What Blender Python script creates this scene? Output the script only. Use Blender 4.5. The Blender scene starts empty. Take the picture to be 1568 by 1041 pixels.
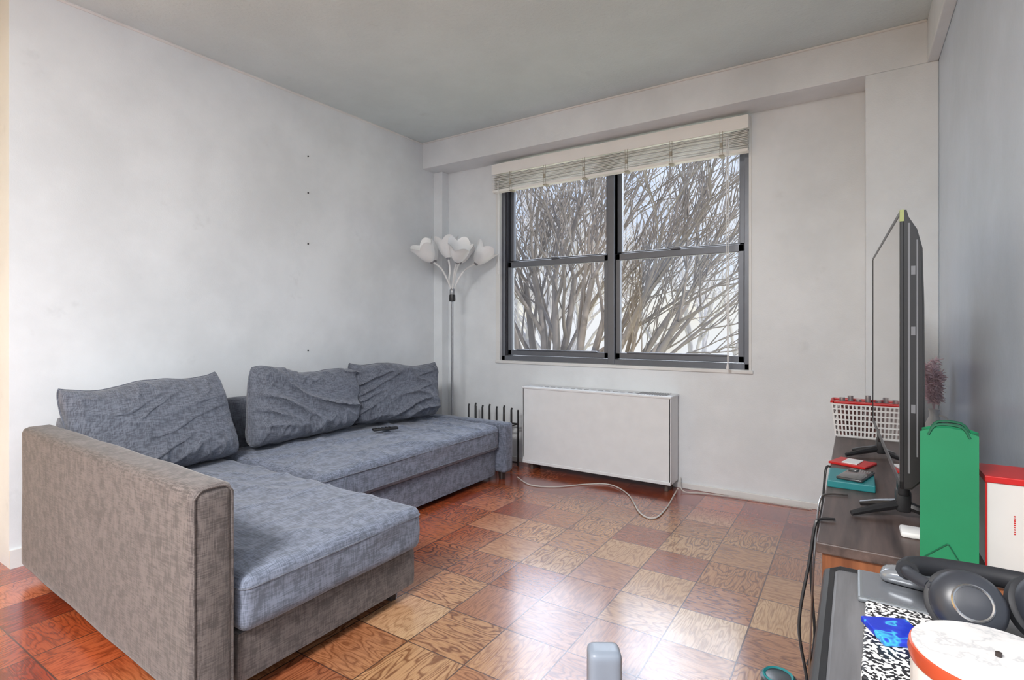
import bpy,bmesh,math,random
from mathutils import Vector,Matrix,noise
random.seed(7)
sc=bpy.context.scene
try:
    sc.view_settings.view_transform='Standard'; sc.view_settings.look='None'
except Exception as e: print(e)
V=Vector
# ---------------------------------------------------------------- helpers
class NG:
    def __init__(s,m):
        s.nt=m.node_tree; s.n=s.nt.nodes; s.l=s.nt.links
    def new(s,t,**k):
        n=s.n.new(t)
        for a,b in k.items(): setattr(n,a,b)
        return n
    def put(s,sock,v):
        if isinstance(v,bpy.types.NodeSocket): s.l.new(v,sock)
        elif v is not None:
            try: sock.default_value=v
            except Exception: sock.default_value=(v[0],v[1],v[2],1) 
    def m(s,op,a,b=None,c=None):
        n=s.new('ShaderNodeMath',operation=op)
        s.put(n.inputs[0],a)
        if b is not None: s.put(n.inputs[1],b)
        if c is not None: s.put(n.inputs[2],c)
        return n.outputs[0]
    def comb(s,x,y,z):
        n=s.new('ShaderNodeCombineXYZ')
        for i,v in enumerate((x,y,z)): s.put(n.inputs[i],v)
        return n.outputs[0]
    def noise(s,vec,scale,detail=3,rough=.5):
        n=s.new('ShaderNodeTexNoise'); 
        if vec is not None: s.l.new(vec,n.inputs['Vector'])
        n.inputs['Scale'].default_value=scale; n.inputs['Detail'].default_value=detail; n.inputs['Roughness'].default_value=rough
        return n.outputs[0]
    def mapping(s,vec,scale):
        n=s.new('ShaderNodeMapping'); s.l.new(vec,n.inputs[0]); n.inputs['Scale'].default_value=scale
        return n.outputs[0]
    def mix(s,f,a,b,blend='MIX'):
        n=s.new('ShaderNodeMix',data_type='RGBA',blend_type=blend)
        s.put(n.inputs[0],f)
        for i,v in ((6,a),(7,b)):
            if isinstance(v,bpy.types.NodeSocket): s.l.new(v,n.inputs[i])
            else: n.inputs[i].default_value=(v[0],v[1],v[2],1)
        return n.outputs[2]
    def ramp(s,f,stops):
        n=s.new('ShaderNodeValToRGB'); s.l.new(f,n.inputs[0])
        cr=n.color_ramp
        while len(cr.elements)<len(stops): cr.elements.new(.5)
        for e,(p,c) in zip(cr.elements,stops):
            e.position=p; e.color=(c[0],c[1],c[2],1)
        return n.outputs[0]
    def smooth(s,v,a,b):
        n=s.new('ShaderNodeMapRange',interpolation_type='SMOOTHSTEP')
        s.l.new(v,n.inputs[0]); n.inputs[1].default_value=a; n.inputs[2].default_value=b
        return n.outputs[0]
    def bump(s,h,strength,dist=.01):
        n=s.new('ShaderNodeBump'); n.inputs['Strength'].default_value=strength; n.inputs['Distance'].default_value=dist
        s.l.new(h,n.inputs['Height']); return n.outputs[0]
def newmat(name):
    m=bpy.data.materials.new(name); m.use_nodes=True
    g=NG(m); b=m.node_tree.nodes['Principled BSDF']
    return m,g,b
def pmat(name,col,rough=.5,metal=0,var=.06,scale=15,bump=0,bscale=150,coat=0,trans=0,emit=0):
    m,g,b=newmat(name)
    tc=g.new('ShaderNodeTexCoord').outputs['Object']
    n=g.noise(tc,scale)
    c=g.mix(n,[min(1,x*(1-var)) for x in col],[min(1,x*(1+var)) for x in col])
    g.l.new(c,b.inputs['Base Color'])
    b.inputs['Roughness'].default_value=rough; b.inputs['Metallic'].default_value=metal
    b.inputs['Coat Weight'].default_value=coat
    b.inputs['Transmission Weight'].default_value=trans
    if bump:
        g.l.new(g.bump(g.noise(tc,bscale,2),bump,.003),b.inputs['Normal'])
    return m
def fabric(name,dark,light,s=330):
    m,g,b=newmat(name)
    tc=g.new('ShaderNodeTexCoord').outputs['Object']
    a=g.noise(g.mapping(tc,(s,30,30)),1,2); c=g.noise(g.mapping(tc,(30,s,30)),1,2); d=g.noise(g.mapping(tc,(30,30,s)),1,2)
    w=g.m('ADD',g.m('ADD',a,c),d)
    w=g.m('MULTIPLY',w,.3333)
    big=g.noise(tc,4,3)
    f=g.smooth(w,.40,.60)
    col=g.mix(f,dark,light)
    col=g.mix(g.m('MULTIPLY',big,.3),col,[(x+y)*.45 for x,y in zip(dark,light)])
    g.l.new(col,b.inputs['Base Color'])
    b.inputs['Roughness'].default_value=.9
    b.inputs['Sheen Weight'].default_value=.2
    g.l.new(g.bump(w,.30,.003),b.inputs['Normal'])
    return m
def empty(name,loc=(0,0,0)):
    o=bpy.data.objects.new(name,None); sc.collection.objects.link(o); return o
def mk(name,bm,mat,parent=None,smooth=True,angle=40):
    bmesh.ops.recalc_face_normals(bm,faces=bm.faces)
    me=bpy.data.meshes.new(name); bm.to_mesh(me); bm.free()
    if smooth:
        for p in me.polygons: p.use_smooth=True
        try: me.set_sharp_from_angle(angle=math.radians(angle))
        except Exception: pass
    o=bpy.data.objects.new(name,me); sc.collection.objects.link(o)
    for mm in (mat if isinstance(mat,(list,tuple)) else [mat]): me.materials.append(mm)
    if parent: o.parent=parent
    return o
def box(bm,lo,hi,bev=0,seg=2,M=None):
    t=bmesh.new()
    bmesh.ops.create_cube(t,size=1)
    for v in t.verts:
        v.co=V([lo[i]+(v.co[i]+.5)*(hi[i]-lo[i]) for i in range(3)])
    if bev: bmesh.ops.bevel(t,geom=list(t.edges),offset=bev,segments=seg,profile=.5,affect='EDGES')
    merge(bm,t,M)
def merge(bm,t,M=None):
    if M is not None: bmesh.ops.transform(t,matrix=M,verts=t.verts)
    vm={}
    for v in t.verts: vm[v]=bm.verts.new(v.co)
    for f in t.faces:
        try:
            nf=bm.faces.new([vm[v] for v in f.verts]); nf.material_index=f.material_index
        except ValueError: pass
    t.free()
def tube(bm,pts,r,sides=8,cap=True):
    pts=[V(p) for p in pts]; n=len(pts)
    rs=r if isinstance(r,(list,tuple)) else [r]*n
    up=None; rings=[]
    for i in range(n):
        d=(pts[min(i+1,n-1)]-pts[max(i-1,0)])
        if d.length<1e-9: d=V((0,0,1))
        d.normalize()
        if up is None:
            up=d.orthogonal().normalized()
        up=(up-d*up.dot(d))
        if up.length<1e-6: up=d.orthogonal()
        up.normalize(); s=d.cross(up)
        rings.append([bm.verts.new(pts[i]+(up*math.cos(a)+s*math.sin(a))*rs[i]) for a in [2*math.pi*k/sides for k in range(sides)]])
    for i in range(n-1):
        for k in range(sides):
            bm.faces.new((rings[i][k],rings[i][(k+1)%sides],rings[i+1][(k+1)%sides],rings[i+1][k]))
    if cap and sides>2:
        bm.faces.new(rings[0][::-1]); bm.faces.new(rings[-1])
def spl(pts,n=8):
    pts=[V(p) for p in pts]; out=[]
    P=[pts[0]]+pts+[pts[-1]]
    for i in range(1,len(P)-2):
        for k in range(n):
            t=k/n; a,b,c,d=P[i-1],P[i],P[i+1],P[i+2]
            out.append(.5*((2*b)+(c-a)*t+(2*a-5*b+4*c-d)*t*t+(3*b-a-3*c+d)*t**3))
    out.append(pts[-1]); return out
def lathe(bm,prof,M=None,segs=24,mod=None,closed=False):
    t=bmesh.new(); rings=[]
    for j,(r,z) in enumerate(prof):
        ring=[]
        for k in range(segs):
            a=2*math.pi*k/segs; rr,zz=(r,z) if mod is None else mod(r,z,a,j)
            ring.append(t.verts.new((rr*math.cos(a),rr*math.sin(a),zz)))
        rings.append(ring)
    for j in range(len(prof)-1):
        for k in range(segs):
            t.faces.new((rings[j][k],rings[j][(k+1)%segs],rings[j+1][(k+1)%segs],rings[j+1][k]))
    if prof[0][0]>1e-4 and closed: t.faces.new(rings[0][::-1])
    if prof[-1][0]>1e-4 and closed: t.faces.new(rings[-1])
    bmesh.ops.remove_doubles(t,verts=t.verts,dist=1e-6)
    merge(bm,t,M)
def T(x,y,z): return Matrix.Translation((x,y,z))
def R(a,ax): return Matrix.Rotation(math.radians(a),4,ax)
def softbox(lo,hi,r,step=.02,disp=None):
    lo=V(lo);hi=V(hi); t=bmesh.new()
    for ax in range(3):
        b,c=[i for i in range(3) if i!=ax]
        nb=max(2,int((hi[b]-lo[b])/step)); nc=max(2,int((hi[c]-lo[c])/step))
        for side in (0,1):
            g=[]
            for i in range(nb+1):
                row=[]
                for j in range(nc+1):
                    p=V((0,0,0)); p[ax]=hi[ax] if side else lo[ax]
                    p[b]=lo[b]+(hi[b]-lo[b])*i/nb; p[c]=lo[c]+(hi[c]-lo[c])*j/nc
                    row.append(t.verts.new(p))
                g.append(row)
            for i in range(nb):
                for j in range(nc):
                    t.faces.new((g[i][j],g[i+1][j],g[i+1][j+1],g[i][j+1]))
    bmesh.ops.remove_doubles(t,verts=t.verts,dist=1e-5)
    for v in t.verts:
        p=v.co.copy(); inn=V([min(max(p[i],lo[i]+r),hi[i]-r) for i in range(3)])
        d=p-inn
        if d.length>1e-7: d.normalize(); p=inn+d*r
        if disp: p=disp(p,d)
        v.co=p
    return t
SY,CY=math.sin(math.radians(32.7)),math.cos(math.radians(32.7))
def F(px,py,z=0.0):
    t=(1.0-z)*820/(py-500); u=(px-784)/820
    return V((t*(-SY+CY*u),t*(CY+SY*u),z))
# ---------------------------------------------------------------- materials
def wallmat(name,col,b1=.25,sc_=160,rough=.6,lo=.89):
    m,g,b=newmat(name)
    pos=g.new('ShaderNodeNewGeometry').outputs['Position']
    big=g.noise(pos,1.6,5,.6)
    c=g.mix(g.smooth(big,.3,.7),[x*lo for x in col],[min(1,x*1.04) for x in col])
    sm=g.noise(pos,5,4,.7)
    c=g.mix(g.m('MULTIPLY',g.smooth(sm,.62,.78),.3),c,[x*.7 for x in col])
    g.l.new(c,b.inputs['Base Color']); b.inputs['Roughness'].default_value=rough
    g.l.new(g.bump(g.noise(pos,sc_,3),b1,.003),b.inputs['Normal'])
    return m
M_wall=wallmat('wall_paint',(.80,.83,.855),.2,160,.5)
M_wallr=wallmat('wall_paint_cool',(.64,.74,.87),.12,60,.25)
M_hall=wallmat('hall_paint_warm_lit',(.76,.58,.27))  # the hall's yellowish light is put into this wall colour
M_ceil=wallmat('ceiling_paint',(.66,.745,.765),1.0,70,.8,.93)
M_trim=wallmat('trim_paint',(.78,.78,.77),.3,60,.4)
def floormat():
    m,g,b=newmat('parquet')
    s=.225
    pos=g.new('ShaderNodeNewGeometry').outputs['Position']
    sp=g.new('ShaderNodeSeparateXYZ'); g.l.new(pos,sp.inputs[0])
    X,Y=sp.outputs[0],sp.outputs[1]
    x=g.m('DIVIDE',g.m('ADD',X,.975+s*40),s); y=g.m('DIVIDE',g.m('ADD',Y,-1.93+s*40),s)
    fx=g.m('FLOOR',x); fy=g.m('FLOOR',y); lx=g.m('FRACT',x); ly=g.m('FRACT',y)
    par=g.m('MODULO',g.m('ADD',fx,fy),2)
    def sel(a,c):
        return g.m('ADD',g.m('MULTIPLY',a,g.m('SUBTRACT',1,par)),g.m('MULTIPLY',c,par))
    a=sel(lx,ly); bb=sel(ly,lx)
    wn=g.new('ShaderNodeTexWhiteNoise',noise_dimensions='2D'); g.l.new(g.comb(fx,fy,0),wn.inputs[0])
    r=wn.outputs[0]
    wn2=g.new('ShaderNodeTexWhiteNoise',noise_dimensions='2D'); g.l.new(g.comb(fy,g.m('ADD',fx,31),0),wn2.inputs[0]); r2=wn2.outputs[0]
    off=g.m('MULTIPLY',r,57)
    n1=g.noise(g.comb(g.m('ADD',g.m('MULTIPLY',a,.9),off),g.m('ADD',g.m('MULTIPLY',bb,3.2),off),g.m('MULTIPLY',r2,30)),1,2,.45)
    rings=g.m('ADD',g.m('MULTIPLY',g.m('SINE',g.m('MULTIPLY',n1,85)),.5),.5)
    rings=g.m('POWER',rings,3)
    fine=g.noise(g.comb(g.m('ADD',g.m('MULTIPLY',a,4),off),g.m('MULTIPLY',bb,70),r),1,3)
    base=g.ramp(r,[(0,(.34,.125,.048)),(.15,(.42,.20,.08)),(.45,(.49,.265,.105)),(.75,(.54,.325,.14)),(.92,(.62,.42,.20)),(1,(.72,.54,.30))])
    dark=g.mix(1,base,(.36,.25,.19),'MULTIPLY')
    col=g.mix(g.m('MULTIPLY',rings,g.m('ADD',.40,g.m('MULTIPLY',r2,.6))),base,dark)
    col=g.mix(g.m('MULTIPLY',g.smooth(fine,.42,.72),.55),col,dark)
    worn=g.noise(pos,2.2,3)
    col=g.mix(g.m('MULTIPLY',g.smooth(worn,.42,.68),.5),col,g.mix(1,col,(.68,.58,.54),'MULTIPLY'))
    shade_red=g.m('MAXIMUM',g.smooth(Y,2.6,3.15),g.smooth(g.m('MULTIPLY',X,-1),1.05,2.0))  # red cast of the shaded floor by back wall and sofa, painted in
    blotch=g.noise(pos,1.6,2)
    shade_red=g.m('MULTIPLY',shade_red,g.m('ADD',.5,blotch))
    col=g.mix(g.m('MINIMUM',g.m('MULTIPLY',shade_red,.9),1),col,g.mix(1,col,(1.0,.33,.20),'MULTIPLY'))
    st=g.m('FRACT',g.m('MULTIPLY',bb,4)); es=g.m('MINIMUM',st,g.m('SUBTRACT',1,st))
    col=g.mix(g.m('MULTIPLY',g.m('LESS_THAN',es,.018),.25),col,(.08,.03,.015))
    e=g.m('MINIMUM',g.m('MINIMUM',lx,g.m('SUBTRACT',1,lx)),g.m('MINIMUM',ly,g.m('SUBTRACT',1,ly)))
    seam=g.m('LESS_THAN',e,.010)
    col=g.mix(g.m('MULTIPLY',seam,.8),col,(.05,.02,.012))
    g.l.new(col,b.inputs['Base Color'])
    sm=g.noise(pos,3,4)
    g.l.new(g.m('ADD',.12,g.m('MULTIPLY',sm,.2)),b.inputs['Roughness'])
    b.inputs['Specular IOR Level'].default_value=.6
    b.inputs['Coat Weight'].default_value=.9; b.inputs['Coat Roughness'].default_value=.17; b.inputs['Coat Tint'].default_value=(.88,.88,1,1)
    h=g.m('SUBTRACT',g.m('ADD',g.m('MULTIPLY',fine,.4),g.m('MULTIPLY',g.noise(pos,9,2),.9)),seam)
    g.l.new(g.bump(h,.28,.004),b.inputs['Normal'])
    return m
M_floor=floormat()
M_sofa=fabric('sofa_fabric',(.085,.10,.135),(.21,.24,.32))
M_sofa2=fabric('sofa_fabric_warm_lit',(.060,.050,.048),(.155,.130,.124))  # sofa fabric with the near arm's warm light mixed into its colour
M_cush=fabric('cushion_fabric',(.072,.080,.104),(.170,.186,.23))
M_black=pmat('black_plastic',(.02,.02,.022),.35)
M_gloss=pmat('tv_screen_glass',(.012,.013,.016),.06,coat=1)
M_white=pmat('white_enamel',(.78,.80,.82),.4,bump=.05,bscale=30)
M_whitep=pmat('white_plastic',(.80,.80,.80),.35)
M_cord=pmat('cord_white',(.60,.58,.55),.45)
M_frame=pmat('window_aluminium',(.155,.165,.19),.35,.3,.12)
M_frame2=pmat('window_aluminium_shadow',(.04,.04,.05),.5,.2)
M_blind=pmat('blind_slat',(.90,.89,.86),.45,var=.06,scale=6)
M_chrome=pmat('steel',(.55,.56,.58),.25,1)
M_red=pmat('red_plastic',(.55,.015,.015),.4)
M_teal=pmat('teal_card',(.015,.20,.22),.5)
M_green=pmat('green_paper',(.006,.20,.085),.45,var=.12,scale=9)
M_greend=pmat('green_paper_inside',(.005,.10,.05),.7)
M_leg=pmat('sofa_leg',(.03,.022,.02),.4)
def wood(name,c1,c2,axis=1):
    m,g,b=newmat(name)
    tc=g.new('ShaderNodeTexCoord').outputs['Object']
    s=[30,30,30]; s[axis]=2.2
    n=g.noise(g.mapping(tc,s),1,5,.6)
    g.l.new(g.ramp(n,[(.3,c1),(.7,c2)]),b.inputs['Base Color']); b.inputs['Roughness'].default_value=.45
    g.l.new(g.bump(n,.1,.002),b.inputs['Normal']); return m
M_walnut=wood('walnut_top',(.035,.025,.024),(.13,.09,.08),1)
M_redwood=wood('red_brown_panel',(.13,.04,.015),(.30,.11,.045),2)
M_greyw=wood('grey_wood',(.045,.045,.05),(.17,.17,.18),1)
M_bark=pmat('bark',(.24,.215,.20),.9,var=.3,scale=4)
# ---------------------------------------------------------------- room
XL,XR,YW,YB,H,ZB=-2.88,.325,3.37,3.16,2.436,2.236
def simple(name,boxes,mat,bev=0,parent=None):
    bm=bmesh.new()
    for lo,hi in boxes: box(bm,lo,hi,bev)
    return mk(name,bm,mat,parent,smooth=False)
def xl(y): return -2.945+(y-.74)*.033     # the left wall is not perfectly square
def prism(name,y0,y1,off,thick,z0,z1,mat):
    bm=bmesh.new()
    c=[(xl(y0)+off,y0),(xl(y1)+off,y1),(xl(y1)+off-thick,y1),(xl(y0)+off-thick,y0)]
    lo=[bm.verts.new((x,y,z0)) for x,y in c]; hi=[bm.verts.new((x,y,z1)) for x,y in c]
    bm.faces.new(lo[::-1]); bm.faces.new(hi)
    for k in range(4): bm.faces.new((lo[k],lo[(k+1)%4],hi[(k+1)%4],hi[k]))
    return mk(name,bm,mat,None,False)
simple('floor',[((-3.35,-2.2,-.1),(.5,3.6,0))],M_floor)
simple('ceiling',[((-3.35,-2.2,H),(.5,3.6,H+.12))],M_ceil)
prism('wall_left',.74,3.6,0,.14,0,H,M_wall)
simple('wall_hall',[((-3.3,-2.2,0),(-3.13,1.0,H))],M_hall)
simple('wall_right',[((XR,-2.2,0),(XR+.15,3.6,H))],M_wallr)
WX0,WX1,WZ0,WZ1=-2.29,-.52,.742,2.225
simple('wall_back',[((XL,YW,0),(WX0,3.6,H)),((WX1,YW,0),(XR,3.6,H)),((WX0,YW,0),(WX1,3.6,WZ0)),((WX0,YW,WZ1),(WX1,3.6,H))],M_wall)
simple('wall_back_beam',[((XL,YB,ZB),(XR,YW,H))],M_wall,.004)
simple('wall_back_pilaster',[((.04,YB,0),(XR,YW,ZB))],M_wall,.004)
simple('wall_right_beam',[((.282,-2.2,2.236),(XR,YB,H))],M_wall,.004)
simple('trim_1',[((XL,3.29,0),(-2.775,YW,ZB))],M_wall,.004)
simple('baseboard_back',[((-2.77,YW-.012,0),(.04,YW,.035))],M_trim,.003)
prism('baseboard_left',.74,3.28,.012,.012,0,.075,M_trim)
simple('baseboard_hall',[((-3.13,-2.2,0),(-3.118,.74,.09))],M_hall,.003)
bm=bmesh.new(); tube(bm,[(xl(.74)+.004,.74,H-.004),(xl(YB)+.004,YB,H-.004)],.008,6); tube(bm,[(XL,YB-.004,H-.004),(.28,YB-.004,H-.004)],.007,6); mk('trim_2',bm,M_trim)
bm=bmesh.new()
for z in (2.07,1.84,1.52,.85): lathe(bm,[(0,0),(.005,.0),(.005,.004),(0,.005)],T(xl(2.14)+.0005,2.14,z)@R(90,'Y'),8)
mk('wall_nails',bm,M_black)
# ---------------------------------------------------------------- window
w=empty('window_1')
y0,y1=3.40,3.50; gx=[(-2.196,-1.446),(-1.33,-.59)]
bm=bmesh.new()
box(bm,(WX0,y0,WZ0),(WX0+.045,y1,WZ1),.004); box(bm,(WX1-.035,y0,WZ0),(WX1,y1,WZ1),.004)
box(bm,(WX0,y0,WZ0),(WX1,y1,WZ0+.04),.004); box(bm,(WX0,y0,WZ1-.04),(WX1,y1,WZ1),.004)
box(bm,(-1.412,y0-.005,WZ0),(-1.364,y1,WZ1),.004)
mk('outer_frame',bm,M_frame,w,False)
bm=bmesh.new(); bd=bmesh.new()
for a,b in gx:
    fa,fb=a-.034,b+.034
    ya,yb=3.415,3.445
    for lo,hi in [((fa,ya,.785),(a,yb,1.49)),((b,ya,.785),(fb,yb,1.49)),((fa,ya,.785),(fb,yb,.825)),((fa,ya,1.445),(fb,yb,1.49))]: box(bm,lo,hi,.004)
    ya,yb=3.45,3.48
    for lo,hi in [((fa,ya,1.46),(a,yb,2.19)),((b,ya,1.46),(fb,yb,2.19)),((fa,ya,1.46),(fb,yb,1.505)),((fa,ya,2.15),(fb,yb,2.19))]: box(bm,lo,hi,.004)
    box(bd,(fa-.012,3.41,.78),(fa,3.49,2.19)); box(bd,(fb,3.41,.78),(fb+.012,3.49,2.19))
    box(bm,((a+b)/2-.03,3.40,1.488),((a+b)/2+.03,3.425,1.503),.003); box(bm,(a+.05,3.40,.822),(b-.05,3.418,.832),.003)
mk('sashes',bm,M_frame,w,False); mk('tracks',bd,M_frame2,w,False)
mg,g,b=newmat('window_glass')
out=mg.node_tree.nodes['Material Output']; mg.node_tree.nodes.remove(b)
tr=g.new('ShaderNodeBsdfTransparent'); gl=g.new('ShaderNodeBsdfGlossy'); gl.inputs['Roughness'].default_value=.02
tr.inputs[0].default_value=(.97,.98,1,1)
mx=g.new('ShaderNodeMixShader'); mx.inputs[0].default_value=.035
g.l.new(tr.outputs[0],mx.inputs[1]); g.l.new(gl.outputs[0],mx.inputs[2]); g.l.new(mx.outputs[0],out.inputs[0])
bm=bmesh.new()
for a,b in gx:
    box(bm,(a-.01,3.429,.815),(b+.01,3.433,1.455)); box(bm,(a-.01,3.464,1.50),(b+.01,3.468,2.16))
mk('glass',bm,mg,w,False)
bm=bmesh.new()
box(bm,(WX0-.02,YW-.012,WZ0-.018),(WX1+.02,YW+.04,WZ0+.004),.004)
box(bm,(WX0-.018,YW-.006,WZ0),(WX0+.018,YW+.03,WZ1),.003); box(bm,(WX1-.004,YW-.006,WZ0),(WX1+.012,YW+.03,WZ1),.003)
mk('sill_trim',bm,M_trim,w,False)
# blinds
bl=empty('venetian_blind')
bm=bmesh.new()
bx0,bx1=-2.30,-.515
box(bm,(bx0,3.305,2.145),(bx1,3.36,2.215),.004)
box(bm,(bx0,3.298,2.135),(bx1,3.304,2.212),.002)
z=2.126
for i in range(10):
    dy=random.uniform(-.006,.006); t=bmesh.new()
    nseg=24
    for k in range(nseg+1):
        x=bx0+.006+(bx1-bx0-.012)*k/nseg; dz=.002*math.sin(k*1.3+i*.4)
        for yy,zz in ((3.302,-.002),(3.326,.005),(3.352,-.002),(3.352,-.0045),(3.326,.0025),(3.302,-.0045)):
            t.verts.new((x,yy+dy,z+zz+dz))
    t.verts.ensure_lookup_table()
    for k in range(nseg):
        for q in range(6):
            A=k*6; B=A+6; t.faces.new([t.verts[j] for j in (A+q,A+(q+1)%6,B+(q+1)%6,B+q)])
    merge(bm,t); z-=.0103
box(bm,(bx0+.004,3.302,2.004),(bx1-.004,3.352,2.022),.004)
mk('headrail_and_slats',bm,M_blind,bl,False)
bm=bmesh.new()
for px in (783,835,895,960,1028,1105):
    u=(px-784)/820; x=3.31*(-SY+CY*u)/(CY+SY*u)
    tube(bm,[(x-.008,3.297,2.14),(x-.008,3.297,2.01)],.0016,5); tube(bm,[(x+.008,3.297,2.14),(x+.008,3.297,2.01)],.0016,5)
    box(bm,(x-.008,3.290,2.045),(x+.008,3.297,2.075),.002); box(bm,(x-.014,3.297,1.996),(x+.014,3.356,2.006),.003)
mk('ladder_clips',bm,pmat('clip_brass',(.40,.37,.30),.5),bl)
bm=bmesh.new()
tube(bm,[(-.63,3.288,2.1),(-.632,3.292,1.5),(-.628,3.30,.79)],.0022,6)
tube(bm,[(-.622,3.288,2.1),(-.620,3.292,1.5),(-.624,3.30,.79)],.0022,6)
lathe(bm,[(0,.04),(.004,.038),(.009,.01),(.009,0),(0,-.002)],T(-.627,3.30,.75),10)
tube(bm,[(-2.235,3.29,2.08),(-2.235,3.295,1.42)],.004,6); lathe(bm,[(0,.03),(.008,.025),(.010,.01),(.006,0),(0,0)],T(-2.235,3.295,1.39),10)
mk('cords_and_wand',bm,M_whitep,bl)
# ---------------------------------------------------------------- radiator cover
r=empty('radiator_cover')
hx0,hx1,hy=-1.967,-.929,3.2
bm=bmesh.new()
box(bm,(hx0,hy,.065),(hx1,hy+.012,.575),.004)
box(bm,(hx0,hy,.09),(hx0+.012,YW-.014,.575),.003); box(bm,(hx1-.012,hy,.05),(hx1,YW-.014,.575),.003)
box(bm,(hx0-.004,hy-.006,.567),(hx1+.004,YW-.002,.582),.004)
box(bm,(hx0,hy-.003,.05),(hx1,hy+.02,.07),.003)
mk('cover_panels',bm,M_white,r,False)
bm=bmesh.new()
for k in range(12):
    x=hx1-.22+k*.016; box(bm,(x,hy+.02,.581),(x+.008,YW-.03,.5845))
for k in range(16):
    x=hx0+.1+k*.05; box(bm,(x,hy+.05,.581),(x+.03,hy+.058,.5845))
mk('vent_grille',bm,pmat('grille_grey',(.35,.35,.36),.5),r,False)
bm=bmesh.new()
for z in (.09,.14): tube(bm,[(hx0+.03,3.29,z),(hx1-.03,3.29,z)],.017,10)
for k in range(50):
    x=hx0+.1+k*.017; box(bm,(x,3.25,.075),(x+.002,3.34,.16))
for x in (hx0+.04,hx1-.05): box(bm,(x,3.24,0),(x+.02,3.35,.12),.002)
mk('fin_tube',bm,pmat('radiator_fins',(.12,.09,.075),.6),r,False)
# ---------------------------------------------------------------- floor cables
def cable(name,pts,rad,mat,n=8):
    bm=bmesh.new(); tube(bm,spl(pts,n),rad,6); return mk(name,bm,mat)
pp=[F(792,730,.005),F(812,742,.005),F(850,745,.005),F(900,741,.005),F(935,742,.005),F(962,757,.005),F(980,785,.005),F(1002,793,.005),F(1020,778,.005),F(1032,758,.005),F(1038,748,.05)]
cable('white_power_cord',pp,.004,M_cord)
cable('white_extension_cord',[V((-.91,3.345,.07)),V((-.90,3.30,.03)),V((-.86,3.27,.007)),V((-.75,3.31,.006)),V((-.6,3.33,.006)),V((-.4,3.335,.006)),V((-.2,3.34,.006))],.0035,M_cord)
# ---------------------------------------------------------------- floor lamp
L=empty('floor_lamp'); lx_,ly_=-2.5,3.08
bm=bmesh.new()
lathe(bm,[(0,0),(.09,0),(.09,.012),(.08,.022),(.02,.03),(.012,.05),(0,.05)],T(lx_,ly_,0),32)
tube(bm,[(lx_,ly_,.03),(lx_,ly_,1.2)],.0085,10)
lathe(bm,[(0,1.19),(.011,1.19),(.013,1.22),(.02,1.24),(.02,1.27),(.012,1.285),(0,1.285)],T(lx_,ly_,0),16)
mk('pole_and_base',bm,pmat('silver_paint',(.30,.31,.33),.35,.6),L)
bm=bmesh.new(); lathe(bm,[(0,1.185),(.022,1.185),(.024,1.20),(.022,1.235),(0,1.235)],T(lx_,ly_,0),16)
mk('switch_collar',bm,M_black,L)
bs=bmesh.new(); ba=bmesh.new(); bk=bmesh.new()
def petal(r,z,a,j):
    k=abs(math.sin(a*2.5)); f=j/8
    return r*(1+.14*k*f), z+ .034*k*f*f
prof=[(.014,0),(.03,.012),(.044,.03),(.054,.05),(.061,.07),(.067,.09),(.072,.105),(.077,.117),(.083,.124)]
prof2=[(q-.002,zz) for q,zz in prof]
for i,(ang,rad,hz) in enumerate([(20,.175,1.465),(92,.15,1.49),(165,.17,1.49),(238,.175,1.465),(306,.18,1.455),(200,.03,1.505)]):
    a=math.radians(ang+15); d=V((math.cos(a),math.sin(a),0))
    tip=V((lx_,ly_,0))+d*rad+V((0,0,hz))
    pts=spl([V((lx_,ly_,1.27))+d*.008,V((lx_,ly_,1.34))+d*(.02+rad*.12),V((lx_,ly_,1.42))+d*rad*.55,tip],6)
    tube(ba,pts,.0065,8)
    tilt=min(38,rad*210)
    Mx=T(*tip)@Matrix.Rotation(math.radians(tilt),4,V((-d.y,d.x,0)))
    lathe(bs,prof,Mx,40,petal); lathe(bs,prof2[::-1],Mx,40,lambda r,z,a,j:petal(r,z,a,8-j))
    lathe(bk,[(0,-.012),(.012,-.012),(.017,0),(.017,.02),(0,.02)],Mx,12)
    lathe(bs,[(0,.02),(.016,.024),(.026,.045),(.026,.06),(.016,.08),(0,.086)],Mx,12)
mt,g,b=newmat('frosted_petal')
n=g.noise(g.new('ShaderNodeTexCoord').outputs['Object'],20)
g.l.new(g.mix(n,(.80,.81,.82),(.92,.92,.92)),b.inputs['Base Color']); b.inputs['Roughness'].default_value=.3
mk('petal_shades',bs,mt,L); mk('arms',ba,M_whitep,L); mk('sockets',bk,pmat('socket_grey',(.25,.25,.27),.4),L)
# ---------------------------------------------------------------- small rack behind sofa
bm=bmesh.new(); rx0=-2.425; rx1=rx0+6*.063
for y in (3.18,3.27):
    tube(bm,[(rx0,y,.02),(rx1,y,.02)],.006,6); tube(bm,[(rx0,y,.30),(rx1,y,.30)],.006,6)
for k in range(7):
    x=rx0+k*.063; tube(bm,[(x,3.18,.0),(x,3.18,.41+.012*(k%2)),(x,3.187,.425+.012*(k%2))],.007,6)
    tube(bm,[(x,3.18,.30),(x,3.27,.30)],.005,6)
for x in (rx0,rx1): tube(bm,[(x,3.27,0),(x,3.27,.40)],.007,6)
mk('wire_rack',bm,M_black)
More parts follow.
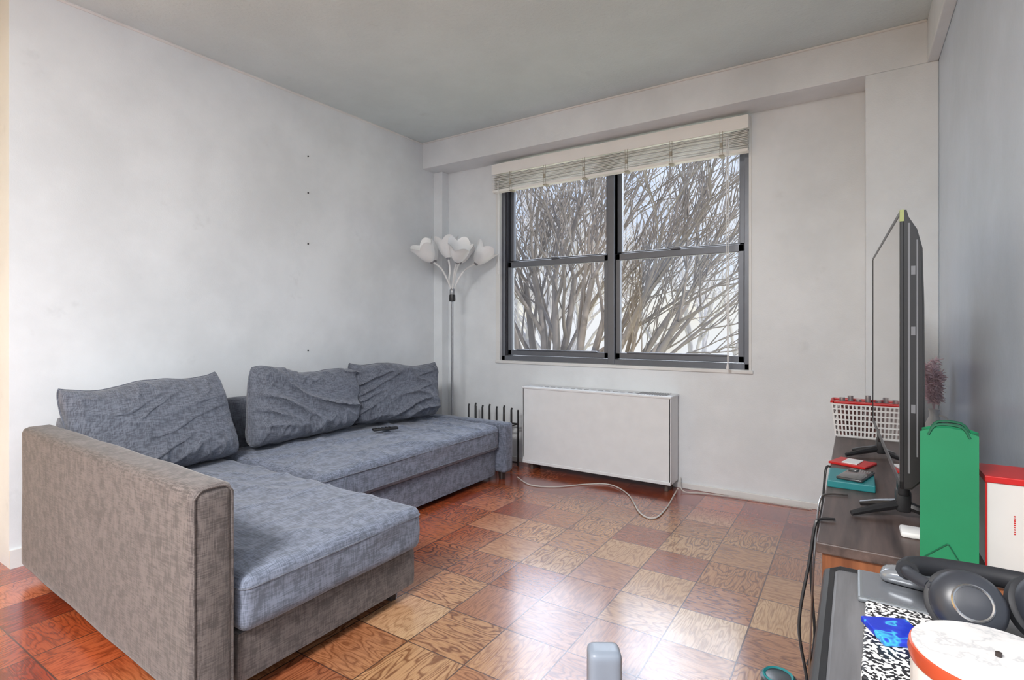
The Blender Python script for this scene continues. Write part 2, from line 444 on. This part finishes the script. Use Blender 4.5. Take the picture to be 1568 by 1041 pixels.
# ---------------------------------------------------------------- sofa
S=empty('sectional_sofa')
def fab(name,t,mat): 
    bm=bmesh.new(); merge(bm,t); return mk(name,bm,mat,S,True,60)
def skewarm(p,n):
    k=(-1.36-p.x)/1.44; p=p.copy(); p.y+=.055*k-.005*(1-k)
    p+=n*.003*noise.noise(p*5); return p
fab('arm_near',softbox((-2.80,.682,.045),(-1.36,.79,.60),.022,.02,skewarm),M_sofa2)
fab('back_frame',softbox((-2.865,.86,.045),(-2.765,2.97,.62),.025,.03),M_cush)
fab('arm_far',softbox((-2.765,2.885,.05),(-1.905,2.985,.372),.018,.02,lambda p,n:p+n*.002*noise.noise(p*7)),M_sofa)
def seatdisp(lo,hi,amp,seed,puff=.012):
    c=[(lo[i]+hi[i])/2 for i in range(3)]; h=[(hi[i]-lo[i])/2 for i in range(3)]
    def f(p,n):
        p=p.copy(); u=(p.x-c[0])/h[0]; v=(p.y-c[1])/h[1]
        if p.z>c[2]:
            w=(p.z-c[2])/h[2]
            p.z+=w*puff*(1-u**4)*(1-v**4)
            q=V((p.x*2.6+seed,p.y*4.5,seed))
            rid=(1-abs(noise.noise(q+V((.6*noise.noise(q*.5),0,0)))*1.6))**7
            rid2=(1-abs(noise.noise(V((p.x*6+seed,p.y*2.2,seed+5)))*1.8))**8
            p.z+=w*amp*(rid+.7*rid2)*(1-.4*abs(u))
        if abs(n.x)>.5 or abs(n.y)>.5:
            p+=V((n.x,n.y,0))*.005*noise.noise(V((p.x*6,p.y*6,p.z*14+seed)))
        return p
    return f
lo,hi=(-2.76,.80,.183),(-1.352,1.492,.335)
fab('chaise_cushion',softbox(lo,hi,.03,.012,seatdisp(lo,hi,.010,3,.014)),M_sofa)
lo,hi=(-2.76,1.50,.20),(-1.945,2.88,.352)
fab('seat_cushion',softbox(lo,hi,.028,.012,seatdisp(lo,hi,.018,11,.016)),M_sofa)
fab('chaise_base',softbox((-2.76,.80,.045),(-1.378,1.482,.185),.012,.03),M_sofa2)
fab('seat_base',softbox((-2.76,1.484,.03),(-1.975,2.88,.198),.012,.03),M_sofa)
bm=bmesh.new()
def loop(lo,hi,z,e=.0):
    x0,y0,x1,y1=lo[0],lo[1],hi[0],hi[1]; r=.028
    pts=[]
    for cx,cy,a0 in ((x1-r,y0+r,-90),(x1-r,y1-r,0),(x0+r,y1-r,90),(x0+r,y0+r,180)):
        for k in range(5):
            a=math.radians(a0+90*k/4); pts.append((cx+(r+e)*math.cos(a),cy+(r+e)*math.sin(a),z))
    pts.append(pts[0]); return pts
tube(bm,loop((-2.76,.80),(-1.352,1.492),.306),.003,5,False)
tube(bm,loop((-2.76,1.50),(-1.945,2.88),.324),.003,5,False)
tube(bm,loop((-2.76,1.50),(-1.945,2.88),.225),.003,5,False)
mk('seams',bm,M_cush,S)
bm=bmesh.new()
for yy in (.683,.779): tube(bm,[(-1.3635,yy,.06),(-1.3635,yy,.575)],.003,5)
tube(bm,spl([(-1.3635,.683,.575),(-1.3635,.70,.592),(-1.3635,.73,.595),(-1.3635,.762,.592),(-1.3635,.779,.575)],4),.003,5)
mk('arm_seams',bm,M_sofa2,S)
bm=bmesh.new()
for x,y in ((-1.42,.74),(-1.44,1.42),(-2.7,.9),(-2.7,2.9),(-1.96,2.93),(-2.02,1.56)):
    lathe(bm,[(0,0),(.020,0),(.026,.05),(0,.05)],T(x,y,0),14)
mk('feet',bm,M_leg,S)
def pillow(name,blc,brc,tlc,trc,th,seed,fold=1.0):
    nu,nv=84,64; blc,brc,tlc,trc=map(V,(blc,brc,tlc,trc))
    nrm=((brc-blc).cross(tlc-blc)).normalized()
    if nrm.x<0: nrm=-nrm
    bm=bmesh.new(); vs=[{},{}]
    for i in range(nu+1):
        for j in range(nv+1):
            u,v=i/nu,j/nv; a,b=2*u-1,2*v-1
            rc=1-.07*(a*a*b*b)**1.8
            uu=.5+.5*a*rc*(1-.03*(1-b*b)); vv=.5+.5*b*rc*(1-.03*(1-a*a))
            sag=(-.020*(1-a*a)+.012*math.sin(a*5+seed))*max(0,b)
            p=blc*(1-uu)*(1-vv)+brc*uu*(1-vv)+tlc*(1-uu)*vv+trc*uu*vv
            f=max(0,(1-abs(a)**5)*(1-abs(b)**5))**.45
            bulge=f*(1-.20*b)
            wob=noise.noise(V((u*2.5,v*2.5,seed)))
            q=V((u*1.7+seed+wob*.5,v*5.5+1.3*math.sin(math.pi*u+seed)+seed,seed*.7))
            rid=max(0,1-abs(noise.noise(q))*1.8)**3*(.5+.6*max(0,1+wob*2))
            q2=V((a*5+seed*2,b*1.6,seed)); rid2=max(0,1-abs(noise.noise(q2))*2)**4*(abs(b)**1.2)
            w=min(1,f*1.5)
            for s in (0,1):
                if s and (i in(0,nu) or j in (0,nv)): vs[1][i,j]=vs[0][i,j]; continue
                sg=1 if s==0 else -1
                d=th*bulge+ (.019*fold*rid+.022*rid2+.02*wob)*w*(1 if s==0 else .2)-.014*w
                jit=.006*noise.noise(V((u*9,v*9,seed+4)))
                vs[s][i,j]=bm.verts.new(p+nrm*sg*d+V((0,0,sag+jit))+V((0,0,-.008*rid*w)))
    for s in (0,1):
        for i in range(nu):
            for j in range(nv):
                fs=[vs[s][i,j],vs[s][i+1,j],vs[s][i+1,j+1],vs[s][i,j+1]]
                if len(set(fs))<3: continue
                try: bm.faces.new(fs)
                except ValueError: pass
    edge=[vs[0][i,0].co.copy() for i in range(nu+1)]+[vs[0][nu,j].co.copy() for j in range(nv+1)]+[vs[0][i,nv].co.copy() for i in range(nu,-1,-1)]+[vs[0][0,j].co.copy() for j in range(nv,-1,-1)]
    tube(bm,edge[::2],.004,5,False)
    mk(name,bm,M_cush,S,True,80)
pillow('back_cushion_1',(-2.59,.86,.36),(-2.57,1.515,.365),(-2.70,.80,.755),(-2.70,1.47,.785),.11,1.3,.5)
pillow('back_cushion_2',(-2.57,1.54,.38),(-2.59,2.24,.385),(-2.68,1.61,.80),(-2.68,2.34,.735),.115,5.1,1.5)
pillow('back_cushion_3',(-2.60,2.24,.39),(-2.46,2.87,.385),(-2.68,2.25,.79),(-2.53,2.95,.745),.105,8.7,1.3)
bm=bmesh.new(); MR=T(-2.32,2.24,.395)@R(62,'Z'); box(bm,(-.075,-.019,0),(.075,.019,.014),.005,2,MR)
for k in range(5):
    for j in (-1,0,1): box(bm,(-.06+k*.02,j*.01-.003,.0135),(-.05+k*.02,j*.01+.003,.0165),0,1,MR)
mk('remote_control',bm,M_black)
# ---------------------------------------------------------------- tv stand
t_=empty('tv_stand')
sx0,sx1,sy0,sy1=-.078,.315,1.43,3.02
bm=bmesh.new(); box(bm,(sx0,sy0,.475),(sx1,sy1,.5),.003); mk('top_board',bm,M_walnut,t_,False)
bm=bmesh.new()
for y in (sy0+.01,2.2,sy1-.035): box(bm,(sx0+.012,y,.06),(sx1-.004,y+.025,.475),.002)
box(bm,(sx0+.012,sy0+.01,.06),(sx1-.004,sy1-.01,.085),.002); box(bm,(sx0+.03,sy0+.02,.26),(sx1-.004,sy1-.02,.28),.002)
box(bm,(sx1-.015,sy0+.02,.07),(sx1-.004,sy1-.02,.475))
mk('carcass',bm,M_redwood,t_,False)
bm=bmesh.new()
for x in (sx0+.04,sx1-.05):
    for y in (sy0+.05,sy1-.06): box(bm,(x-.018,y-.018,0),(x+.018,y+.018,.062),.004)
mk('legs',bm,M_leg,t_,False)
# ---------------------------------------------------------------- television
tv=empty('television')
ang=math.atan2(.031,1.03)
MT=T(.0895,1.54,0)@Matrix.Rotation(ang,4,'Z')
W=1.03
bm=bmesh.new()
prof=[(0,.622),(0,1.272),(.010,1.272),(.014,1.255),(.030,1.225),(.040,1.18),(.043,1.05),(.045,.70),(.040,.645),(.02,.622)]
t=bmesh.new(); ra=[t.verts.new((x,0,z)) for x,z in prof]; rb=[t.verts.new((x,W,z)) for x,z in prof]
t.faces.new(ra); t.faces.new(rb[::-1])
for k in range(len(prof)): t.faces.new((ra[k],ra[(k+1)%len(prof)],rb[(k+1)%len(prof)],rb[k]))
bmesh.ops.recalc_face_normals(t,faces=t.faces)
bmesh.ops.bevel(t,geom=[e for e in t.edges if abs(e.verts[0].co.y-e.verts[1].co.y)<1e-4],offset=.004,segments=2,affect='EDGES')
merge(bm,t,MT)
box(bm,(-.003,0,.622),(.004,.012,1.272),.001,1,MT); box(bm,(-.003,W-.012,.622),(.004,W,1.272),.001,1,MT)
box(bm,(-.003,0,1.262),(.004,W,1.272),.001,1,MT); box(bm,(-.003,0,.622),(.004,W,.640),.001,1,MT)
for yy in (.20,.95):
    box(bm,(.008,yy-.025,.56),(.034,yy+.025,.66),.006,2,MT)
    box(bm,(.004,yy-.02,.515),(.038,yy+.02,.575),.008,2,MT)
    for dx,dy in ((-.115,-.06),(.10,-.03),(-.09,.05)):
        tube(bm,[MT@V((.02,yy,.535)),MT@V((.02+dx*.6,yy+dy*.6,.520)),MT@V((.02+dx,yy+dy,.5075))],[.013,.010,.007],8)
mk('tv_body',bm,M_black,tv,True,30)
bm=bmesh.new(); box(bm,(-.0015,.012,.640),(.001,W-.012,1.262),0,1,MT); mk('screen',bm,M_gloss,tv,False)
bm=bmesh.new(); box(bm,(-.0035,-.001,1.245),(.005,.001,1.272),0,1,MT); mk('sticker',bm,pmat('yellow_sticker',(.28,.32,.12),.5),tv,False)
bm=bmesh.new()
box(bm,(.0445,.25,.70),(.050,.80,1.02),.003,2,MT)
mk('rear_panel',bm,M_black,tv,False)
bm=bmesh.new()
box(bm,(.012,-.0012,.66),(.016,.001,1.24),0,1,MT); box(bm,(.028,-.0012,.70),(.031,.001,1.20),0,1,MT)
for z in (.80,.98,1.12): box(bm,(.018,-.0012,z),(.026,.001,z+.02),0,1,MT)
mk('bezel_lines',bm,pmat('bezel_grey',(.16,.165,.18),.25),tv,False)
bm=bmesh.new(); box(bm,(-.03,-.03,0),(.03,.03,.014),.005,2,T(.12,1.60,.5)); box(bm,(-.005,-.031,.004),(.005,-.029,.009),0,1,T(.12,1.60,.5)); mk('streaming_box',bm,M_whitep)
bm=bmesh.new(); box(bm,(-.055,-.06,0),(.055,.06,.008),.002,1,T(-.01,2.31,.5)@R(70,'Z')); mk('red_booklet',bm,M_red,None,False)
bb=bmesh.new(); box(bb,(-.04,-.025,0),(.04,.025,.003),.001,1,T(-.01,2.31,.508)@R(75,'Z')); mk('paper_slip',bb,M_whitep,None,False)
bm=bmesh.new(); box(bm,(-.065,-.09,0),(.06,.09,.022),.003,2,T(-.01,2.03,.5)); mk('teal_box',bm,M_teal,None,False)
bm=bmesh.new(); MP=T(.0,2.03,.522)@R(-15,'Z'); box(bm,(-.036,-.072,0),(.036,.072,.009),.004,3,MP); box(bm,(-.03,.03,.008),(-.005,.06,.012),.003,2,MP); mk('smartphone',bm,pmat('phone_grey',(.05,.05,.055),.2,coat=.5))
# basket
B=empty('plastic_basket'); bx,by,bz=.02,2.90,.5
bm=bmesh.new()
def bp(s,tt,z):
    k=.86+.14*z/.16; hw,hd=.112*k,.062*k
    P=[(-hw,-hd),(hw,-hd),(hw,hd),(-hw,hd)]
    a,b=P[s],P[(s+1)%4]; return V((bx+a[0]+(b[0]-a[0])*tt,by+a[1]+(b[1]-a[1])*tt,bz+z))
for s,n in ((0,14),(1,8),(2,14),(3,8)):
    for k in range(n): tube(bm,[bp(s,k/n,.005),bp(s,k/n,.155)],.0045,4)
for z in (.008,.032,.056,.08,.104,.128,.15):
    tube(bm,[bp(s,0,z) for s in range(4)]+[bp(0,0,z)],.0045,4,False)
box(bm,(bx-.095,by-.052,bz),(bx+.095,by+.052,bz+.006),.002)
mk('lattice',bm,M_whitep,B,False)
bm=bmesh.new(); tube(bm,[bp(s,tt,.158) for s in range(4) for tt in (0.04,.5,.96)]+[bp(0,.04,.158)],.007,8,False); mk('rim',bm,M_red,B)
bm=bmesh.new(); b2=bmesh.new()
for k,(dx,dy,h) in enumerate([(-.08,-.02,.165),(-.045,.02,.17),(-.01,-.02,.16),(.03,.02,.175),(.06,-.02,.165),(.085,.015,.16)]):
    lathe(bm,[(0,.008),(.017,.008),(.017,h-.035),(.010,h-.02),(0,h-.02)],T(bx+dx*.9,by+dy,bz),14)
    lathe(b2,[(0,h-.02),(.011,h-.02),(.011,h+.012),(0,h+.012)],T(bx+dx*.9,by+dy,bz),12)
mk('bottles',bm,pmat('bottle_glass',(.25,.12,.11),.15),B); mk('bottle_caps',b2,pmat('cap_silver',(.45,.42,.43),.3,.7),B)
# vase with pampas
B=empty('vase_with_pampas'); vx,vy=.270,2.78
bm=bmesh.new(); lathe(bm,[(0,0),(.026,0),(.034,.02),(.036,.06),(.030,.10),(.018,.13),(.016,.15),(.021,.163),(.018,.163),(.013,.15),(0,.14)],T(vx,vy,.5),28)
tube(bm,spl([(vx+.016,vy-.01,.64),(vx+.038,vy-.02,.63),(vx+.045,vy-.02,.60),(vx+.032,vy-.012,.575)],5),.004,6)
mk('vase',bm,M_whitep,B)
bm=bmesh.new(); rnd=random.Random(3)
for s in range(12):
    a=rnd.uniform(0,6.28); k=rnd.uniform(.01,.035)
    base=V((vx,vy,.64)); tip=V((vx+math.cos(a)*k-.004,vy+math.sin(a)*k-.04,rnd.uniform(.77,.87)))
    st=spl([base,(base+tip)/2+V((0,0,.01)),tip],6); tube(bm,st,.0012,4)
    for p in st[4:]:
        for q in range(14):
            d=V((rnd.uniform(-1,1),rnd.uniform(-1,1),rnd.uniform(-.3,1.1))).normalized()*rnd.uniform(.018,.034)
            e=p+d; e.x=min(e.x,XR-.004)
            tube(bm,[p,p+d*.6+V((0,0,.002)),e],[.0026,.0024,.001],3,False)
mk('pampas_plumes',bm,pmat('dusty_pink',(1.0,.74,.78),.9,var=.12,scale=60),B)
# green gift bag
B=empty('paper_gift_bag'); gxm,gym=.168,1.468; hw,hd,hh=.048,.034,.275
MB=T(gxm,gym,.5)@R(-8,'Z')
bm=bmesh.new(); t=bmesh.new(); rows=[]
for j in range(13):
    z=hh*j/12; f=j/12
    ring=[]
    for k,(sx,sy) in enumerate([(-1,-1),(-.5,-1),(0,-1),(.5,-1),(1,-1),(1,0),(1,1),(.5,1),(0,1),(-.5,1),(-1,1),(-1,0)]):
        x=sx*hw; y=sy*hd*(1-.25*f)
        if sy==0: x-=sx*.012*f
        zz=z+(.012*(1-sx*sx)*(f>.99))
        ring.append(t.verts.new((x,y,zz)))
    rows.append(ring)
for j in range(12):
    for k in range(12): t.faces.new((rows[j][k],rows[j][(k+1)%12],rows[j+1][(k+1)%12],rows[j+1][k]))
t.faces.new(rows[0][::-1])
merge(bm,t,MB)
o=mk('bag',bm,M_green,B,False); sm=o.modifiers.new('thick','SOLIDIFY'); sm.thickness=.0015
bm=bmesh.new()
tube(bm,[MB@V((-hw,-hd-.001,.002)),MB@V((-.003,-hd-.001,.045)),MB@V((0.0,-hd-.001,.045)),MB@V((hw*.5,-hd-.001,.002))],.0012,4)
for sy in (-1,1): tube(bm,[MB@V(p) for p in spl([(-.034,sy*.025,hh-.006),(-.02,sy*.025,hh+.016),(.02,sy*.025,hh+.016),(.034,sy*.025,hh-.006)],5)],.003,6)
mk('handles_and_fold',bm,M_greend,B)
B=empty('gift_box')
bm=bmesh.new(); box(bm,(.229,1.475,.5),(.318,1.60,.678),.002); mk('carton',bm,pmat('white_card',(.66,.64,.62),.5),B,False)
bm=bmesh.new(); box(bm,(.226,1.472,.676),(.321,1.603,.69),.002); box(bm,(.2275,1.4735,.5),(.2305,1.478,.676)); mk('lid',bm,M_red,B,False)
bm=bmesh.new()
for k in range(9): box(bm,(.272,1.4742,.575+k*.0045),(.2745,1.4752,.5775+k*.0045))
mk('lettering',bm,M_red,B,False)
cable('black_cable',[V((-.045,1.60,.507)),V((-.075,1.59,.505)),V((-.088,1.58,.49)),V((-.10,1.56,.40)),V((-.12,1.52,.25)),V((-.10,1.50,.10)),V((-.13,1.44,.01)),V((-.10,1.32,.006)),V((-.08,1.38,.006))],.004,M_black)
cable('black_power_cable',[V((-.075,2.2,.506)),V((-.09,2.2,.49)),V((-.10,2.15,.36)),V((-.13,2.1,.2)),V((-.11,1.95,.02)),V((-.12,1.8,.006))],.004,M_black)
cable('grey_cable',[V((-.02,1.86,.504)),V((-.07,1.84,.504)),V((-.088,1.82,.49)),V((-.095,1.75,.42)),V((-.10,1.7,.3)),V((-.11,1.7,.01))],.0028,M_chrome)
# ---------------------------------------------------------------- side table near camera
D=empty('side_table'); dz=.62
bm=bmesh.new(); box(bm,(-.03,.34,dz-.018),(.31,.985,dz),.006,3); mk('top',bm,M_greyw,D,False)
bm=bmesh.new()
tube(bm,[(-.034,.34,dz-.006),(-.034,.972,dz-.006),(-.02,.989,dz-.006),(.31,.989,dz-.006)],.009,8)
for x in (-.01,.29):
    for y in (.37,.955): box(bm,(x-.013,y-.013,0),(x+.013,y+.013,dz-.018),.003)
mk('black_frame',bm,M_black,D)
B=empty('tablet_computer')
bm=bmesh.new(); box(bm,(.002,.880,dz+.0005),(.125,.982,dz+.008),.003,2); mk('shell',bm,pmat('tablet_grey',(.22,.24,.26),.35,.4),B,False)
bm=bmesh.new(); box(bm,(.008,.886,dz+.0078),(.119,.976,dz+.0088)); mk('screen',bm,pmat('tablet_glass',(.14,.15,.17),.15),B,False)
m,g,b=newmat('marbled_cover'); tc=g.new('ShaderNodeTexCoord').outputs['Object']
n=g.noise(tc,190,1,.5); g.l.new(g.mix(g.m('GREATER_THAN',n,.5),(.015,.015,.018),(.75,.75,.75)),b.inputs['Base Color']); b.inputs['Roughness'].default_value=.4
bm=bmesh.new(); MN=T(.032,.752,dz+.001)@R(-2,'Z'); box(bm,(-.025,-.075,0),(.085,.118,.010),.003,2,MN); mk('composition_notebook',bm,m,None,False)
m,g,b=newmat('blue_card'); tc=g.new('ShaderNodeTexCoord').outputs['Object']
n=g.noise(tc,45,2); g.l.new(g.ramp(n,[(.45,(.01,.03,.42)),(.55,(.02,.05,.5)),(.6,(.05,.45,.65)),(.7,(.02,.06,.5))]),b.inputs['Base Color']); b.inputs['Roughness'].default_value=.3
bm=bmesh.new(); box(bm,(-.026,-.026,0),(.026,.028,.008),.002,2,T(.040,.785,dz+.0115)@R(25,'Z')); mk('card_pack',bm,m,None,False)
bm=bmesh.new(); t=softbox((-.042,-.020,0),(.042,.020,.022),.0095,.006,lambda p,n:V((p.x,p.y*(1-.15*abs(p.x)/.048),p.z*(1-.35*(p.x/.048)**2)))); merge(bm,t,T(.072,.955,dz+.0095)@R(-8,'Z')); mk('computer_mouse',bm,pmat('clear_grey',(.25,.27,.30),.12,.4))
# headphones: cups rest on the notebook edge / table, band arcs behind
B=empty('headphones')
bm=bmesh.new(); b2=bmesh.new(); b3=bmesh.new()
def cup(M):
    lathe(bm,[(0,.027),(.016,.027),(.030,.022),(.036,.012),(.036,.003),(.030,0),(0,0)],M,32,closed=True)
    lathe(b3,[(.017,.0272),(.0185,.0282),(.020,.0266)],M,32)
    lathe(b2,[(.018,-.002),(.022,-.014),(.030,-.019),(.038,-.013),(.039,-.003),(.033,.001),(.018,.0)],M,32)
MC1=T(.108,.812,dz+.056)@R(8,'Z')@R(62,'X'); MC2=T(.186,.845,dz+.056)@R(28,'Z')@R(58,'X')
cup(MC1); cup(MC2)
band=spl([V((.076,.82,dz+.066)),V((.056,.852,dz+.066)),V((.068,.89,dz+.062)),V((.115,.915,dz+.058)),V((.175,.922,dz+.056)),V((.222,.905,dz+.058)),V((.222,.865,dz+.066))],8)
tube(bm,band,.0075,10); tube(b2,band[9:-9],.0125,10)
for mcx,pp_ in ((MC1,(.076,.82,dz+.066)),(MC2,(.222,.865,dz+.066))):
    tube(bm,[V(pp_),mcx@V((0,.0,.016))],[.007,.010],8)
mk('cups_and_band',bm,pmat('headphone_black',(.030,.033,.042),.38),B); mk('cushions',b2,pmat('headphone_cushion',(.014,.015,.019),.6),B); mk('cup_rings',b3,M_chrome,B)
B=empty('lidded_canister'); jx,jy=.090,.545
bm=bmesh.new(); lathe(bm,[(0,0),(.050,0),(.052,.004),(.052,.112),(0,.112)],T(jx,jy,dz+.001),64,lambda r,z,a,j:(r*(1+.012*math.cos(a*32))if r>.04 else r,z)); mk('ribbed_body',bm,pmat('ceramic_white',(.66,.65,.64),.35),B)
bm=bmesh.new(); lathe(bm,[(.050,.112),(.0535,.113),(.0545,.118),(.0535,.124),(.0515,.125)],T(jx,jy,dz+.001),48); mk('rim',bm,pmat('copper_red',(.50,.08,.035),.25,.3),B)
m,g,b=newmat('marble'); tc=g.new('ShaderNodeTexCoord').outputs['Object']
n=g.noise(tc,18,5,.6); v=g.m('ABSOLUTE',g.m('SUBTRACT',n,.5)); g.l.new(g.ramp(v,[(0,(.42,.42,.43)),(.02,(.53,.52,.52)),(.08,(.57,.56,.56))]),b.inputs['Base Color']); b.inputs['Roughness'].default_value=.2
bm=bmesh.new(); lathe(bm,[(0,.127),(.03,.1268),(.052,.126),(.052,.112)],T(jx,jy,dz+.001),48); mk('lid',bm,m,B)
bm=bmesh.new(); lathe(bm,[(0,.004),(.0022,.003),(.0022,0)],T(jx+.002,jy+.001,dz+.128),10); mk('knob',bm,M_leg,B)
B=empty('air_purifier'); q=F(925,1075,0)
bm=bmesh.new(); t=softbox((-.044,-.035,0),(.044,.035,.148),.018,.009); merge(bm,t,T(q.x,q.y,0)@R(32,'Z')); mk('column',bm,pmat('pale_grey_plastic',(.30,.35,.43),.35),B)
bm=bmesh.new(); box(bm,(-.02,-.037,.05),(.02,-.034,.062),.001,1,T(q.x,q.y,0)@R(32,'Z')); mk('panel',bm,M_black,B,False)
B=empty('travel_mug'); q=F(1192,1088,0)
bm=bmesh.new(); lathe(bm,[(0,0),(.035,0),(.043,.075),(.043,.088),(.036,.092),(0,.088)],T(q.x,q.y,0),32); mk('body',bm,pmat('mug_dark',(.06,.07,.08),.3),B)
bm=bmesh.new(); lathe(bm,[(.030,.092),(.035,.0955),(.038,.092)],T(q.x,q.y,0),32); mk('lid_ring',bm,M_teal,B)
# ---------------------------------------------------------------- outside
simple('ground_outside',[((-60,3.8,-7.2),(40,90,-7))],pmat('dry_grass',(.55,.50,.33),.9,var=.3,scale=.5))
def tree(name,base,zs,nst,lean,seed,r0=.16,spread=.5,dep0=4,L0=2.6,pr=.3,rmin=.007,mat=None):
    rnd=random.Random(seed); bm=bmesh.new()
    def br(p,d,L,r,dep):
        n=5; pts=[p]; rs=[r]; q=p.copy(); dd=d.copy()
        for i in range(n):
            dd=(dd+V((rnd.gauss(0,.07),rnd.gauss(0,.07),rnd.gauss(.03,.05)))).normalized()
            q=q+dd*L/n; pts.append(q.copy()); rs.append(r*(1-.5*(i+1)/n))
        tube(bm,pts,rs,6 if r>.03 else 3,False)
        if dep==0: return
        for i in range(2,n+1):
            for k in range(2 if (i==n or rnd.random()<pr) else 1):
                ax=dd.orthogonal(); ax.rotate(Matrix.Rotation(rnd.uniform(0,6.28),3,dd))
                nd=dd.copy(); nd.rotate(Matrix.Rotation(math.radians(rnd.uniform(16,38)),3,ax)); nd.z+=.06; nd.x+=lean*.14; nd.normalize()
                br(pts[i],nd,L*rnd.uniform(.5,.72),max(rmin,rs[i]*rnd.uniform(.5,.72)),dep-1)
    b=V(base); tube(bm,[b,b+V((0,0,(zs-b.z)*.5)),V((b.x,b.y,zs))],[r0*1.5,r0*1.2,r0],10)
    for s in range(nst):
        a=2*math.pi*s/nst+rnd.uniform(-.3,.3)
        d=V((math.cos(a)*spread+lean,math.sin(a)*spread*.6,1)).normalized()
        br(V((b.x,b.y,zs)),d,L0,r0*.55,dep0)
    mk(name,bm,mat or M_bark,None,True,80)
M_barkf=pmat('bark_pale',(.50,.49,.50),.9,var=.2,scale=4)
tree('bare_tree',(-5.0,9.0,-7),-1.0,5,.0,5,.19,.30,3,3.0,.15,.012)
tree('bare_tree.001',(-4.0,7.8,-7),-1.2,5,.60,9,.16,.40,3,3.0,.15,.011)
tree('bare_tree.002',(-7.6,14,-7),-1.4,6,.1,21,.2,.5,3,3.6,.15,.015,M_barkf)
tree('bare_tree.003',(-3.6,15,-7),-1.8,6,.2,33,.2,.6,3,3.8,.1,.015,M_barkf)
# ---------------------------------------------------------------- world + lights
wd=bpy.data.worlds.new('World'); sc.world=wd; wd.use_nodes=True; g=NG(wd)
bg=wd.node_tree.nodes['Background']
tc=g.new('ShaderNodeTexCoord').outputs['Generated']; sp=g.new('ShaderNodeSeparateXYZ'); g.l.new(tc,sp.inputs[0])
h=g.m('ADD',g.m('MULTIPLY',sp.outputs[2],.5),.5)
cl=g.noise(tc,4,4)
col=g.ramp(h,[(0,(.55,.50,.42)),(.47,(.80,.74,.60)),(.515,(.92,.88,.76)),(.56,(.70,.81,.97)),(.8,(.45,.62,.98)),(1,(.36,.54,1.0))])
col=g.mix(g.m('MULTIPLY',g.smooth(cl,.45,.65),.8),col,(.88,.92,.98))
g.l.new(col,bg.inputs[0]); bg.inputs[1].default_value=1.08
def light(name,typ,loc,rot,energy,color,**k):
    d=bpy.data.lights.new(name,typ); d.energy=energy; d.color=color
    for a,b in k.items(): setattr(d,a,b)
    o=bpy.data.objects.new(name,d); sc.collection.objects.link(o); o.location=loc; o.rotation_euler=rot; return o
sun=light('sun','SUN',(5,0,10),(0,0,0),3.2,(1,.92,.80),angle=.02)
sun.rotation_euler=V((-.75,.35,-.62)).to_track_quat('-Z','Y').to_euler()
haze=light('hazy_sky_light','SUN',(-3,8,10),(0,0,0),12.0,(.87,.93,1.0),angle=1.3)
haze.rotation_euler=V((.18,-.85,-.45)).to_track_quat('-Z','Y').to_euler()
light('rear_fill_light','AREA',(-.7,-1.1,2.40),(0,0,0),190,(1,.975,.95),shape='DISK',size=.9)  # added soft fill behind the camera, not an actual fitting
# ---------------------------------------------------------------- camera
cd=bpy.data.cameras.new('camera'); cam=bpy.data.objects.new('camera',cd); sc.collection.objects.link(cam)
cam.location=(0,0,1.0); cam.rotation_euler=(math.radians(90),0,math.radians(32.7))
cd.sensor_width=36; cd.lens=36*820/1568; cd.shift_y=-20.5/1568; cd.clip_start=.02; cd.clip_end=300
sc.camera=cam
